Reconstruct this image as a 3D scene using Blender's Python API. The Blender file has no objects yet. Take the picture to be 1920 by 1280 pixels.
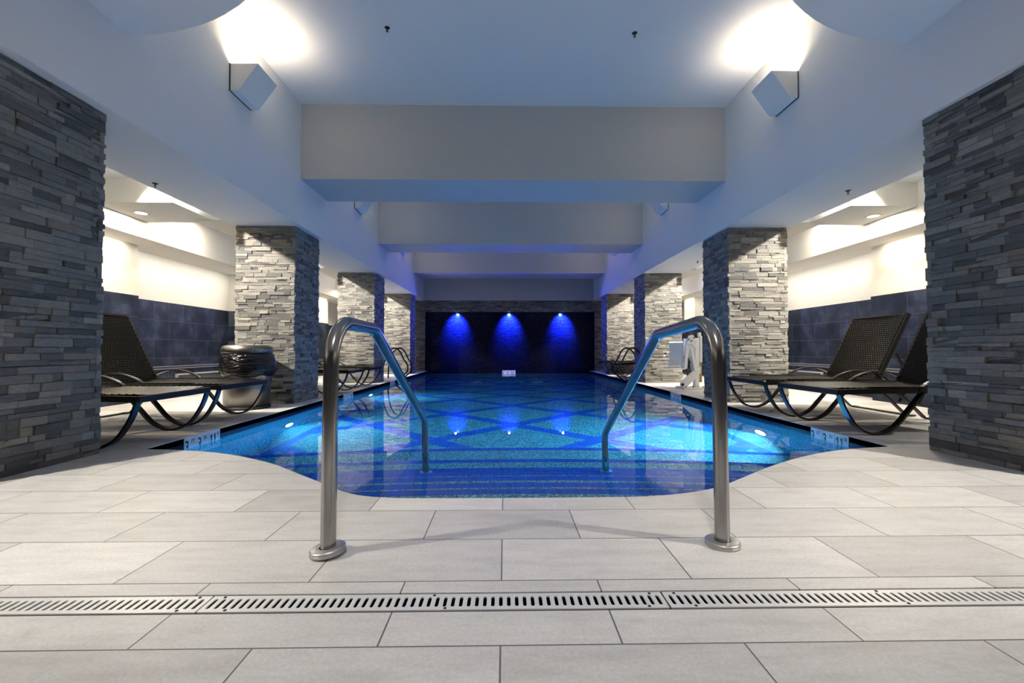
import bpy, math, random
from mathutils import Vector, Matrix

R = random.Random(7)
C = bpy.context.scene.collection
PI = math.pi

# ------------------------------------------------------------------ dimensions
XL, XR = -2.89, 3.12            # stone faces towards the pool
OL, OR = -3.72, 3.975           # outer faces of the columns
BL, BR = -2.818, 3.09           # inner faces of the long beams
SOF = 2.452                     # soffit of the long beams
ZB, ZC = 3.096, 4.14            # cross beam bottoms, main ceiling
PL, PR = -2.69, 2.93            # pool walls
WL, WR = -5.52, 5.65            # outer walls
YB, YE = -3.2, 15.15            # back wall, end wall
WZ = -.083                       # water level
PD = -1.95
PF = -1.06                      # pool floor
COLY = [(2.385, 3.184), (6.015, 6.814), (9.659, 10.471), (13.30, 14.10)]

# ------------------------------------------------------------------ mesh helpers
class MB:
    def __init__(s):
        s.v = []; s.f = []; s.m = []; s.sm = []; s.t = []
    def add(s, vs, fs, mi=0, smooth=False, tone=.5):
        b = len(s.v)
        s.v += [tuple(v) for v in vs]
        for f in fs:
            s.f.append(tuple(b + i for i in f)); s.m.append(mi); s.sm.append(smooth); s.t.append(tone)
        return s
    def quad(s, a, b, c, d, mi=0, tone=.5):
        return s.add([a, b, c, d], [(0, 1, 2, 3)], mi, False, tone)
    def box(s, x0, x1, y0, y1, z0, z1, mi=0, tone=.5, smooth=False):
        vs = [(x, y, z) for z in (z0, z1) for y in (y0, y1) for x in (x0, x1)]
        return s.add(vs, [(0, 2, 3, 1), (4, 5, 7, 6), (0, 1, 5, 4), (2, 6, 7, 3), (0, 4, 6, 2), (1, 3, 7, 5)], mi, smooth, tone)
    def bevbox(s, x0, x1, y0, y1, z0, z1, b=.005, mi=0):
        # box with chamfered edges
        vs = []; idx = {}
        xs, ys, zs = (x0, x1), (y0, y1), (z0, z1)
        for i in (0, 1):
            for j in (0, 1):
                for k in (0, 1):
                    sx, sy, sz = (b if i == 0 else -b), (b if j == 0 else -b), (b if k == 0 else -b)
                    idx[i, j, k, 0] = len(vs); vs.append((xs[i], ys[j] + sy, zs[k] + sz))
                    idx[i, j, k, 1] = len(vs); vs.append((xs[i] + sx, ys[j], zs[k] + sz))
                    idx[i, j, k, 2] = len(vs); vs.append((xs[i] + sx, ys[j] + sy, zs[k]))
        g = lambda i, j, k, a: idx[i, j, k, a]
        fs = []
        for e in (0, 1):
            fs.append([g(e, 0, 0, 0), g(e, 0, 1, 0), g(e, 1, 1, 0), g(e, 1, 0, 0)][::(1 if e == 0 else -1)])
            fs.append([g(0, e, 0, 1), g(1, e, 0, 1), g(1, e, 1, 1), g(0, e, 1, 1)][::(1 if e == 0 else -1)])
            fs.append([g(0, 0, e, 2), g(0, 1, e, 2), g(1, 1, e, 2), g(1, 0, e, 2)][::(1 if e == 0 else -1)])
        for a in (0, 1):
            for c in (0, 1):
                fs.append([g(a, c, 0, 0), g(a, c, 1, 0), g(a, c, 1, 1), g(a, c, 0, 1)])
                fs.append([g(a, 0, c, 0), g(a, 1, c, 0), g(a, 1, c, 2), g(a, 0, c, 2)])
                fs.append([g(0, a, c, 1), g(1, a, c, 1), g(1, a, c, 2), g(0, a, c, 2)])
                for k in (0, 1):
                    fs.append([g(a, c, k, 0), g(a, c, k, 1), g(a, c, k, 2)])
        s.add(vs, fs, mi)
        s.fixn = True
        return s
    def tube(s, pts, r, n=12, mi=0, cap=True, smooth=True, flat=1.0):
        pts = [Vector(p) for p in pts]
        rings = []
        t0 = (pts[1] - pts[0]).normalized()
        up = Vector((0, 0, 1)) if abs(t0.z) < .9 else Vector((1, 0, 0))
        nrm = (up - t0 * up.dot(t0)).normalized()
        for i, p in enumerate(pts):
            a = pts[max(0, i - 1)]; c = pts[min(len(pts) - 1, i + 1)]
            t = (c - a).normalized()
            nrm = (nrm - t * nrm.dot(t)).normalized()
            bn = t.cross(nrm)
            rr = r[i] if isinstance(r, (list, tuple)) else r
            rings.append([p + (nrm * math.cos(2 * PI * k / n) + bn * math.sin(2 * PI * k / n) * flat) * rr for k in range(n)])
        vs = [v for ring in rings for v in ring]
        fs = []
        for i in range(len(rings) - 1):
            for k in range(n):
                a = i * n + k; b = i * n + (k + 1) % n
                fs.append((a, b, b + n, a + n))
        s.add(vs, fs, mi, smooth)
        if cap:
            s.add(rings[0], [tuple(range(n))[::-1]], mi); s.add(rings[-1], [tuple(range(n))], mi)
        return s
    def strap(s, pts, wax, w, t, mi=0):
        # flat bar: path pts, width w along unit axis wax, thickness t
        pts = [Vector(p) for p in pts]; wax = Vector(wax)
        rings = []
        for i, p in enumerate(pts):
            a = pts[max(0, i - 1)]; c = pts[min(len(pts) - 1, i + 1)]
            tg = (c - a).normalized(); nn = tg.cross(wax).normalized()
            rings.append([p + wax * (w / 2) * sx + nn * (t / 2) * sy for sx, sy in ((-1, -1), (1, -1), (1, 1), (-1, 1))])
        vs = [v for q in rings for v in q]; fs = []
        for i in range(len(rings) - 1):
            for k in range(4):
                a = i * 4 + k; b = i * 4 + (k + 1) % 4
                fs.append((a, b, b + 4, a + 4))
        fs.append((3, 2, 1, 0)); l = (len(rings) - 1) * 4; fs.append((l, l + 1, l + 2, l + 3))
        return s.add(vs, fs, mi)
    def lathe(s, prof, cx, cy, n=32, mi=0, smooth=True, z0=0):
        vs = [(cx + r * math.cos(2 * PI * k / n), cy + r * math.sin(2 * PI * k / n), z0 + z) for r, z in prof for k in range(n)]
        fs = []
        for i in range(len(prof) - 1):
            for k in range(n):
                a = i * n + k; b = i * n + (k + 1) % n
                fs.append((a, b, b + n, a + n))
        s.add(vs, fs, mi, smooth)
        return s
    def prism(s, poly, axis, a0, a1, mi=0):
        # extrude a 2-D polygon along an axis; poly in the other two axes' order
        def P(u, v, w):
            return (w, u, v) if axis == 'x' else (u, w, v) if axis == 'y' else (u, v, w)
        n = len(poly)
        vs = [P(u, v, a0) for u, v in poly] + [P(u, v, a1) for u, v in poly]
        fs = [tuple(range(n))[::-1], tuple(range(n, 2 * n))] + [(i, (i + 1) % n, n + (i + 1) % n, n + i) for i in range(n)]
        s.add(vs, fs, mi); s.fixn = True
        return s
    def build(s, name, mats, parent=None, label=None, cat=None, kind=None, group=None, tone=False):
        me = bpy.data.meshes.new(name)
        me.from_pydata(s.v, [], s.f)
        if not isinstance(mats, (list, tuple)): mats = [mats]
        for m in mats: me.materials.append(m)
        me.polygons.foreach_set('material_index', s.m)
        me.polygons.foreach_set('use_smooth', s.sm)
        if tone:
            at = me.attributes.new('tone', 'FLOAT', 'FACE')
            at.data.foreach_set('value', s.t)
        me.update()
        if getattr(s, 'fixn', False):
            import bmesh
            bm = bmesh.new(); bm.from_mesh(me); bmesh.ops.recalc_face_normals(bm, faces=bm.faces); bm.to_mesh(me); bm.free()
        o = bpy.data.objects.new(name, me); C.objects.link(o)
        if parent: o.parent = parent
        tag(o, label, cat, kind, group)
        return o

def tag(o, label=None, cat=None, kind=None, group=None):
    if label: o['label'] = label
    if cat: o['category'] = cat
    if kind: o['kind'] = kind
    if group: o['group'] = group
    return o

def thing(name, label, cat, loc=(0, 0, 0), rz=0, group=None):
    o = bpy.data.objects.new(name, None); C.objects.link(o)
    o.empty_display_size = .1
    o.location = loc; o.rotation_euler = (0, 0, rz)
    return tag(o, label, cat, None, group)

def dup(root, loc, rz, label, group=None, sx=None):
    r = root.copy(); C.objects.link(r); r.location = loc; r.rotation_euler = (0, 0, rz)
    r['label'] = label
    if group: r['group'] = group
    for ch in list(root.children):
        c = ch.copy(); C.objects.link(c); c.parent = r
        for g in ch.children:
            d = g.copy(); C.objects.link(d); d.parent = c
    return r

def fillet(pts, rad, n=8):
    """round the corners of a polyline"""
    pts = [Vector(p) for p in pts]; out = [pts[0]]
    for i in range(1, len(pts) - 1):
        p = pts[i]; a = (pts[i - 1] - p); b = (pts[i + 1] - p)
        la, lb = a.length, b.length; a.normalize(); b.normalize()
        ang = a.angle(b); r = rad[i - 1] if isinstance(rad, (list, tuple)) else rad
        d = min(r / math.tan(ang / 2), la * .49, lb * .49)
        q0 = p + a * d; q1 = p + b * d
        for k in range(n + 1):
            t = k / n
            # circular-ish arc through a conic
            w = math.cos((PI - ang) / 2) 
            w0, w1, w2 = (1 - t) ** 2, 2 * t * (1 - t) * w, t * t
            out.append((q0 * w0 + p * w1 + q1 * w2) / (w0 + w1 + w2))
    out.append(pts[-1]); return out

def spline(pts, n=8):
    """Catmull-Rom through points"""
    pts = [Vector(p) for p in pts]; out = []
    for i in range(len(pts) - 1):
        p0 = pts[i - 1] if i else pts[0] * 2 - pts[1]
        p1, p2 = pts[i], pts[i + 1]
        p3 = pts[i + 2] if i + 2 < len(pts) else p2 * 2 - p1
        for k in range(n):
            t = k / n
            out.append(.5 * ((2 * p1) + (p2 - p0) * t + (2 * p0 - 5 * p1 + 4 * p2 - p3) * t * t + (3 * p1 - p0 - 3 * p2 + p3) * t ** 3))
    out.append(pts[-1]); return out

# ------------------------------------------------------------------ node helpers
def mat(name):
    m = bpy.data.materials.new(name); m.use_nodes = True
    nt = m.node_tree; nt.nodes.clear()
    out = nt.nodes.new('ShaderNodeOutputMaterial')
    return m, nt, out

def N(nt, t, **k):
    n = nt.nodes.new(t)
    for a, b in k.items(): setattr(n, a, b)
    return n

def setin(nt, sock, v):
    if hasattr(v, 'is_output'): nt.links.new(v, sock)
    elif isinstance(v, tuple) and len(v) == 3 and sock.type == 'RGBA': sock.default_value = (*v, 1)
    else: sock.default_value = v

def M(nt, op, a, b=0.0, c=0.0, clamp=False):
    n = N(nt, 'ShaderNodeMath', operation=op, use_clamp=clamp)
    setin(nt, n.inputs[0], a); setin(nt, n.inputs[1], b); setin(nt, n.inputs[2], c)
    return n.outputs[0]

def mix(nt, f, a, b, mode='MIX'):
    n = N(nt, 'ShaderNodeMix', data_type='RGBA', blend_type=mode)
    setin(nt, n.inputs[0], f); setin(nt, n.inputs[6], a); setin(nt, n.inputs[7], b)
    return n.outputs[2]

def ramp(nt, f, stops):
    n = N(nt, 'ShaderNodeValToRGB'); e = n.color_ramp.elements
    while len(e) < len(stops): e.new(1)
    for el, (p, c) in zip(e, stops):
        el.position = p; el.color = (*c, 1) if len(c) == 3 else c
    setin(nt, n.inputs[0], f); return n.outputs[0]

def noise(nt, vec, scale, detail=2, rough=.5, dim='3D'):
    n = N(nt, 'ShaderNodeTexNoise', noise_dimensions=dim)
    if vec is not None: nt.links.new(vec, n.inputs['Vector'])
    n.inputs['Scale'].default_value = scale; n.inputs['Detail'].default_value = detail; n.inputs['Roughness'].default_value = rough
    return n.outputs[0]

def pos(nt):
    g = N(nt, 'ShaderNodeNewGeometry'); return g.outputs['Position']

def objco(nt):
    return N(nt, 'ShaderNodeTexCoord').outputs['Object']

def xyz(nt, v):
    s = N(nt, 'ShaderNodeSeparateXYZ'); nt.links.new(v, s.inputs[0]); return s.outputs[0], s.outputs[1], s.outputs[2]

def comb(nt, x, y, z):
    c = N(nt, 'ShaderNodeCombineXYZ')
    for i, v in enumerate((x, y, z)): setin(nt, c.inputs[i], v)
    return c.outputs[0]

def bsdf(nt, out, col, rough=.5, metal=0.0, spec=None, bump=None, bstr=.3, bdist=.01, coat=0.0, emit=None, estr=0):
    b = N(nt, 'ShaderNodeBsdfPrincipled')
    setin(nt, b.inputs['Base Color'], col); setin(nt, b.inputs['Roughness'], rough); setin(nt, b.inputs['Metallic'], metal)
    if spec is not None: setin(nt, b.inputs['Specular IOR Level'], spec)
    if coat: b.inputs['Coat Weight'].default_value = coat; b.inputs['Coat Roughness'].default_value = .08
    if bump is not None:
        bp = N(nt, 'ShaderNodeBump'); bp.inputs['Strength'].default_value = bstr; bp.inputs['Distance'].default_value = bdist
        nt.links.new(bump, bp.inputs['Height']); nt.links.new(bp.outputs[0], b.inputs['Normal'])
    if emit: b.inputs['Emission Color'].default_value = (*emit, 1); b.inputs['Emission Strength'].default_value = estr
    nt.links.new(b.outputs[0], out.inputs[0]); return b

def tiles(nt, u, v, w, h, g, off=.5, u0=0, v0=0):
    """running-bond tiles: returns (grout mask 0..1, random per tile, random per tile 2)"""
    vv = M(nt, 'DIVIDE', M(nt, 'SUBTRACT', v, v0), h); row = M(nt, 'FLOOR', vv)
    par = M(nt, 'FLOORED_MODULO', row, 2.0)
    uu = M(nt, 'ADD', M(nt, 'DIVIDE', M(nt, 'SUBTRACT', u, u0), w), M(nt, 'MULTIPLY', par, off)); col = M(nt, 'FLOOR', uu)
    fu = M(nt, 'SUBTRACT', uu, col); fv = M(nt, 'SUBTRACT', vv, row)
    du = M(nt, 'MULTIPLY', M(nt, 'MINIMUM', fu, M(nt, 'SUBTRACT', 1.0, fu)), w)
    dv = M(nt, 'MULTIPLY', M(nt, 'MINIMUM', fv, M(nt, 'SUBTRACT', 1.0, fv)), h)
    d = M(nt, 'MINIMUM', du, dv)
    mask = M(nt, 'LESS_THAN', d, g / 2)
    wn = N(nt, 'ShaderNodeTexWhiteNoise', noise_dimensions='2D'); nt.links.new(comb(nt, col, row, 0.0), wn.inputs['Vector'])
    return mask, wn.outputs[0], wn.outputs[1], comb(nt, col, row, 0.0)

MT = {}
def plain(name, col, rough=.5, metal=0.0, **k):
    m, nt, out = mat(name); bsdf(nt, out, col, rough, metal, **k); MT[name] = m; return m

def paint(name, col, sc=60):
    m, nt, out = mat(name)
    n = noise(nt, pos(nt), sc, 3)
    n2 = noise(nt, pos(nt), 1.3, 2)
    c = mix(nt, n2, tuple(x * .97 for x in col), col)
    bsdf(nt, out, c, .6, bump=n, bstr=.08, bdist=.003, spec=.3); MT[name] = m; return m

paint('white_paint', (.76, .77, .78)); paint('cream_paint', (.72, .695, .63)); paint('mid_grey', (.50, .50, .50)); paint('dark_paint', (.10, .10, .105))  # the even mid grey goes on the cross beams and end header

# deck tile
m, nt, out = mat('deck_tile'); P = pos(nt); x, y, z = xyz(nt, P)
g, r1, r2, cell = tiles(nt, x, y, .6148, .3062, .0045, .5, -.012, 1.4084)
sh = N(nt, 'ShaderNodeVectorMath', operation='MULTIPLY_ADD'); nt.links.new(cell, sh.inputs[0]); sh.inputs[1].default_value = (3.7, 5.1, 0); nt.links.new(P, sh.inputs[2])
sc_ = N(nt, 'ShaderNodeVectorMath', operation='MULTIPLY'); nt.links.new(sh.outputs[0], sc_.inputs[0]); sc_.inputs[1].default_value = (1.6, 7.0, 1)
vein = noise(nt, sc_.outputs[0], 2.2, 6, .62)
fine = noise(nt, P, 95, 4, .7); mid = noise(nt, sh.outputs[0], 9, 5, .65)
base = ramp(nt, vein, [(.25, (.55, .537, .525)), (.5, (.655, .645, .635)), (.75, (.72, .714, .705))])
base = mix(nt, M(nt, 'MULTIPLY', M(nt, 'SUBTRACT', .45, mid, clamp=True), 2.0, clamp=True), base, (.50, .46, .43))
tone = M(nt, 'ADD', .82, M(nt, 'MULTIPLY', r1, .26))
base = mix(nt, 1.0, base, comb(nt, tone, M(nt, 'MULTIPLY', tone, .995), M(nt, 'MULTIPLY', tone, .98)), 'MULTIPLY')
fg = M(nt, 'ADD', .72, M(nt, 'MULTIPLY', fine, .56))
base = mix(nt, 1.0, base, comb(nt, fg, fg, fg), 'MULTIPLY')
base = mix(nt, g, base, (.13, .125, .12))
hgt = M(nt, 'SUBTRACT', M(nt, 'MULTIPLY', fine, .25), g)
bsdf(nt, out, base, M(nt, 'ADD', .34, M(nt, 'MULTIPLY', fine, .25)), spec=.4, bump=hgt, bstr=.25, bdist=.004); MT['deck_tile'] = m

# slate dado (u along y, v = z)
m, nt, out = mat('slate_tile'); P = pos(nt); x, y, z = xyz(nt, P)
g, r1, r2, cell = tiles(nt, y, z, .61, .302, .006, .5, .2, .002)
cl = noise(nt, P, 3.2, 4, .6); fn = noise(nt, P, 60, 3)
base = ramp(nt, cl, [(.32, (.006, .010, .020)), (.52, (.016, .023, .044)), (.70, (.045, .058, .10))])
tone = M(nt, 'ADD', .75, M(nt, 'MULTIPLY', r1, .5))
base = mix(nt, 1.0, base, comb(nt, tone, tone, tone), 'MULTIPLY')
base = mix(nt, g, base, (.07, .08, .10))
bsdf(nt, out, base, .45, spec=.2, bump=M(nt, 'SUBTRACT', fn, g), bstr=.15, bdist=.004); MT['slate_tile'] = m

# ledge stone (per stone tone attribute)
def stone(name, dark=1.0):
    m, nt, out = mat(name); P = pos(nt)
    at = N(nt, 'ShaderNodeAttribute', attribute_name='tone'); t = at.outputs['Fac']
    ns = N(nt, 'ShaderNodeVectorMath', operation='MULTIPLY'); nt.links.new(P, ns.inputs[0]); ns.inputs[1].default_value = (1, 1, 2.2)
    a = noise(nt, ns.outputs[0], 26, 6, .68); b = noise(nt, P, 7, 3, .6)
    col = ramp(nt, t, [(0, (.068, .067, .066)), (.22, (.13, .128, .123)), (.45, (.21, .203, .19)), (.62, (.275, .262, .235)), (.78, (.32, .296, .255)), (.9, (.25, .222, .185)), (1, (.40, .38, .34))])
    f = M(nt, 'ADD', .46, M(nt, 'MULTIPLY', a, .76))
    col = mix(nt, 1.0, col, comb(nt, f, f, f), 'MULTIPLY')
    col = mix(nt, M(nt, 'MULTIPLY', b, .25), col, (.17, .16, .148))
    bsdf(nt, out, col, .62, spec=.35, bump=a, bstr=.9, bdist=.016); MT[name] = m
stone('ledge_stone')

# pool plaster with speckle; blue pool mosaics
def plaster(name, lattice):
    m, nt, out = mat(name); P = pos(nt); x, y, z = xyz(nt, P)
    s1 = noise(nt, P, 55, 3, .75); s2 = noise(nt, P, 120, 2, .6)
    sp = M(nt, 'ADD', M(nt, 'MULTIPLY', s1, .65), M(nt, 'MULTIPLY', s2, .35))
    col = ramp(nt, sp, [(.42, (.010, .06, .075)), (.48, (.07, .25, .28)), (.55, (.26, .54, .55)), (.61, (.68, .86, .84))])
    if lattice:
        # diamond lattice of blue mosaic: nodes at x=.12+-.96, rows .86 apart
        px, py = .96, .83
        u = M(nt, 'DIVIDE', M(nt, 'SUBTRACT', x, .12), px); v = M(nt, 'DIVIDE', M(nt, 'SUBTRACT', y, 5.85), py)
        mk = None
        for sgn in ('ADD', 'SUBTRACT'):
            w = M(nt, 'MULTIPLY', M(nt, sgn, u, v), .5)
            d = M(nt, 'ABSOLUTE', M(nt, 'SUBTRACT', w, M(nt, 'ROUND', w)))
            k = M(nt, 'LESS_THAN', d, .078)
            mk = k if mk is None else M(nt, 'MAXIMUM', mk, k)
        # border band along the walls
        bx = M(nt, 'MAXIMUM', M(nt, 'MULTIPLY', M(nt, 'LESS_THAN', x, PL + .36), M(nt, 'GREATER_THAN', x, PL + .24)),
               M(nt, 'MULTIPLY', M(nt, 'GREATER_THAN', x, PR - .36), M(nt, 'LESS_THAN', x, PR - .24)))
        outm = M(nt, 'MAXIMUM', M(nt, 'LESS_THAN', x, PL + .24), M(nt, 'GREATER_THAN', x, PR - .24))
        mk = M(nt, 'MAXIMUM', M(nt, 'MULTIPLY', mk, M(nt, 'SUBTRACT', 1.0, outm)), bx)
        gx, r1, r2, cell = tiles(nt, x, y, .05, .05, .004, 0, 0, 0)
        tc = mix(nt, r1, (.010, .075, .42), (.02, .12, .60)); tc = mix(nt, gx, tc, (.10, .22, .45))
        col = mix(nt, mk, col, tc)
    bsdf(nt, out, col, .6); MT[name] = m
plaster('pool_plaster', False); plaster('pool_floor_plaster', True)

def mosaic(name, c0, c1, cg, w, h, gw, axes, rough=.12, spec=.6, bs=.15):
    m, nt, out = mat(name); P = pos(nt); c = dict(zip('xyz', xyz(nt, P)))
    g, r1, r2, cell = tiles(nt, c[axes[0]], c[axes[1]], w, h, gw, .5 if 'b' in axes else 0, 0, 0)
    col = mix(nt, r1, c0, c1); col = mix(nt, g, col, cg)
    wob = noise(nt, P, 30, 2)
    tl = M(nt, 'MULTIPLY', r1, .6)
    bsdf(nt, out, col, M(nt, 'ADD', rough, M(nt, 'MULTIPLY', g, .4)), spec=spec, bump=M(nt, 'SUBTRACT', M(nt, 'ADD', M(nt, 'MULTIPLY', wob, .8), tl), g), bstr=bs, bdist=.004)
    MT[name] = m
mosaic('nosing_mosaic', (.010, .065, .42), (.02, .11, .60), (.05, .14, .34), .05, .05, .004, 'xy')
mosaic('navy_band_side', (.005, .008, .018), (.010, .015, .030), (.03, .045, .065), .152, .152, .004, 'yz', .28, .15)
mosaic('navy_band_front', (.006, .009, .020), (.012, .018, .035), (.035, .05, .07), .152, .152, .004, 'xz')
mosaic('glass_wall_tile', (.001, .0015, .010), (.002, .003, .026), (.003, .005, .024), .10, .05, .006, 'xzb', .12, .3, .6)

plain('steel', (.62, .61, .60), .24, 1.0)
m, nt, out = mat('rail_steel'); n1 = noise(nt, pos(nt), 420, 2, .5)
col = mix(nt, n1, (.29, .28, .28), (.37, .36, .355))
bsdf(nt, out, col, M(nt, 'ADD', .16, M(nt, 'MULTIPLY', n1, .08)), 1.0); MT['rail_steel'] = m
plain('brushed_can', (.21, .195, .175), .33, 1.0)
plain('dull_zinc', (.52, .51, .50), .42, .9)
plain('grate_steel', (.80, .80, .79), .4, .25)
plain('black', (.006, .006, .007), .5)
m, nt, out = mat('black_bag'); x, y, z = xyz(nt, objco(nt))
ang = M(nt, 'ARCTAN2', y, x); wv = comb(nt, M(nt, 'ADD', M(nt, 'MULTIPLY', ang, .55), M(nt, 'MULTIPLY', z, 2.6)), M(nt, 'MULTIPLY', z, 7.0), 0.0)
bsdf(nt, out, (.004, .004, .005), .14, spec=.4, bump=noise(nt, wv, 6, 2, .5), bstr=.7, bdist=.03); MT['black_bag'] = m
plain('bronze_frame', (.012, .0105, .0095), .3, .3)
plain('lift_white', (.80, .80, .78), .35)
plain('lift_grey', (.50, .51, .52), .4)
plain('lift_tan', (.42, .36, .16), .35, .5)
plain('sconce_white', (.80, .80, .79), .45)
plain('marker_white', (.82, .83, .84), .25)
plain('marker_ink', (.006, .007, .012), .35)
plain('trim_silver', (.20, .21, .25), .4, .3)
plain('grille_grey', (.10, .105, .12), .5)
plain('grille_frame', (.40, .40, .40), .4)
plain('paper', (.86, .86, .84), .7)
plain('lens_warm', (.9, .9, .9), .4, emit=(1, .86, .62), estr=14)
plain('lens_pool', (.9, .95, 1), .2, emit=(.75, .9, 1), estr=30)
plain('lens_pool_dim', (.9, .95, 1), .2, emit=(.6, .85, 1), estr=6)
plain('lens_blue', (.5, .6, 1), .2, emit=(.25, .45, 1), estr=60)
plain('sconce_glow', (.9, .9, .9), .4, emit=(1, .82, .55), estr=12)

# woven resin: glossy brown black
m, nt, out = mat('woven_resin'); n1 = noise(nt, objco(nt), 40, 2)
col = mix(nt, n1, (.0015, .0013, .0012), (.006, .005, .0043))
bsdf(nt, out, col, .2, spec=.16); MT['woven_resin'] = m

# water: clear dielectric with the slightest ripple
m, nt, out = mat('pool_water'); P = pos(nt)
n1 = noise(nt, P, 1.6, 2, .5); n2 = noise(nt, P, 9, 2, .5)
bp = N(nt, 'ShaderNodeBump'); bp.inputs['Strength'].default_value = .03; bp.inputs['Distance'].default_value = .012
nt.links.new(M(nt, 'ADD', M(nt, 'MULTIPLY', n1, .8), M(nt, 'MULTIPLY', n2, .12)), bp.inputs['Height'])
gl = N(nt, 'ShaderNodeBsdfGlass'); gl.inputs['IOR'].default_value = 1.333; gl.inputs['Roughness'].default_value = 0; gl.inputs['Color'].default_value = (.97, .99, 1, 1); va = N(nt, 'ShaderNodeVolumeAbsorption'); va.inputs['Color'].default_value = (.02, .66, .94, 1); va.inputs['Density'].default_value = .45; nt.links.new(va.outputs[0], out.inputs['Volume'])
nt.links.new(bp.outputs[0], gl.inputs['Normal']); nt.links.new(gl.outputs[0], out.inputs[0]); MT['pool_water'] = m

# ------------------------------------------------------------------ the pool edge curve
EDGE = [(PL, 3.30), (-2.38, 3.262), (-2.008, 3.151), (-1.573, 2.908), (-1.244, 2.640), (-1.0, 2.432), (-.79, 2.262), (-.60, 2.203), (-.392, 2.19), (.10, 2.185),
        (.55, 2.19), (.764, 2.205), (.985, 2.262), (1.18, 2.36), (1.414, 2.538), (1.715, 2.767), (2.1, 3.01), (2.5, 3.19), (PR, 3.285)]
EC = spline([(x, y, 0) for x, y in EDGE], 5)
EC = [(p.x, p.y) for p in EC]
def edge_y(x):
    for (a, b), (c, d) in zip(EC, EC[1:]):
        if a <= x <= c: return b + (d - b) * (x - a) / max(1e-9, c - a)
    return 3.3

# ------------------------------------------------------------------ setting: floor
T0, T1 = 1.245, 1.343
fb = MB()
def slab(x0, x1, y0, y1): fb.box(x0, x1, y0, y1, -.05, 0)
slab(WL - .2, WR + .2, YB, T0)
xs = [WL - .2] + [x for x, _ in EC] + [WR + .2]
# front deck between drain and pool
def strip(xa, ya, xb, yb):
    fb.add([(xa, T1, 0), (xb, T1, 0), (xb, yb, 0), (xa, ya, 0), (xa, T1, -.05), (xb, T1, -.05), (xb, yb, -.05), (xa, ya, -.05)],
           [(0, 1, 2, 3), (3, 2, 6, 7), (0, 4, 5, 1), (4, 7, 6, 5)])
strip(WL - .2, 3.3, PL, 3.3)
for (a, b), (c, d) in zip(EC, EC[1:]): strip(a, b, c, d)
strip(PR, 3.3, WR + .2, 3.3)
slab(WL - .2, PL, 3.3, YE + .2); slab(PR, WR + .2, 3.3, YE + .2)
fb.build('floor', MT['deck_tile'], label='pale stone-look porcelain tile deck around the pool', cat='floor', kind='structure')
MB().box(WL - .2, WR + .2, T0 - .004, T1 + .004, -.12, -.115).box(WL - .2, WR + .2, T0 - .006, T0 + .0005, -.12, -.004).box(WL - .2, WR + .2, T1 - .0005, T1 + .006, -.12, -.004).build(
    'drain_channel', MT['black'], label='dark trench channel under the drain grates across the deck', cat='drain channel', kind='structure')

# ------------------------------------------------------------------ setting: pool shell
BAND = -.155
pb = MB()
for X, s in ((PL, 1), (PR, -1)):
    xo = X - s * .012
    pb.box(min(X, xo), max(X, xo), 3.3, YE, BAND, -.004)
pb.build('trim_1', MT['navy_band_side'], label='navy waterline tile band along the long pool sides', cat='tile band', kind='structure')
pw = MB()
for X, s in ((PL, 1), (PR, -1)):
    xa, xb_ = X - s * .05, X - s * .0
    pw.box(min(xa, xb_), max(xa, xb_), 2.0, YE, PD - .1, BAND)
    # cove at the foot of the wall
    prev = None
    cv = MB
    pts = [(X + s * (.22 - .22 * math.sin(a)), PF + .22 - .22 * math.cos(a)) for a in [k * PI / 2 / 6 for k in range(7)]]
    for (x0, z0), (x1, z1) in zip(pts, pts[1:]):
        dz = PD - PF
        for (ya, da), (yb, db) in (((3.0, 0), (8.2, 0)), ((8.2, 0), (12.2, dz)), ((12.2, dz), (YE, dz))):
            q = [(x0, ya, z0 + da), (x1, ya, z1 + da), (x1, yb, z1 + db), (x0, yb, z0 + db)]
            pw.quad(*(q if s < 0 else q[::-1]))
pw.box(-2.9, 3.2, YE, YE + .05, -2.1, -.02)
pw.build('pool_wall', MT['pool_plaster'], label='blue speckled plaster side walls of the pool basin', cat='pool wall', kind='structure')
MB().quad((PL - .1, 2.0, PF), (PR + .1, 2.0, PF), (PR + .1, 8.2, PF), (PL - .1, 8.2, PF)).quad((PL - .1, 8.2, PF), (PR + .1, 8.2, PF), (PR + .1, 12.2, PD), (PL - .1, 12.2, PD)).quad((PL - .1, 12.2, PD), (PR + .1, 12.2, PD), (PR + .1, YE + .05, PD), (PL - .1, YE + .05, PD)).build('pool_floor', MT['pool_floor_plaster'], label='speckled pool bottom with a blue mosaic diamond lattice', cat='pool floor', kind='structure')

# curved entry steps
NY = [2.68, 2.93, 3.20, 3.446, 3.675, 4.055, 4.578]
def nose(i, x): return NY[i] - .055 * (x - .1) ** 2
st = MB(); NX = 64
xsamp = [PL + (PR - PL) * k / NX for k in range(NX + 1)]
for i in range(7):
    z = -.17 - .127 * i; zn = z - .127
    for xa, xb_ in zip(xsamp, xsamp[1:]):
        ea, eb = edge_y(xa) - .03, edge_y(xb_) - .03
        pa = max(ea, nose(i - 1, xa) if i else ea); pb2 = max(eb, nose(i - 1, xb_) if i else eb)
        na, nb = max(ea, nose(i, xa)), max(eb, nose(i, xb_))
        if na <= ea + 1e-6 and nb <= eb + 1e-6: continue
        ta, tb = max(pa, na - .098), max(pb2, nb - .098)
        st.quad((xa, pa, z), (xb_, pb2, z), (xb_, tb, z), (xa, ta, z), 0)
        st.quad((xa, ta, z), (xb_, tb, z), (xb_, nb, z), (xa, na, z), 1)
        st.quad((xa, na, z), (xb_, nb, z), (xb_, nb, zn), (xa, na, zn), 0)
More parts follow.
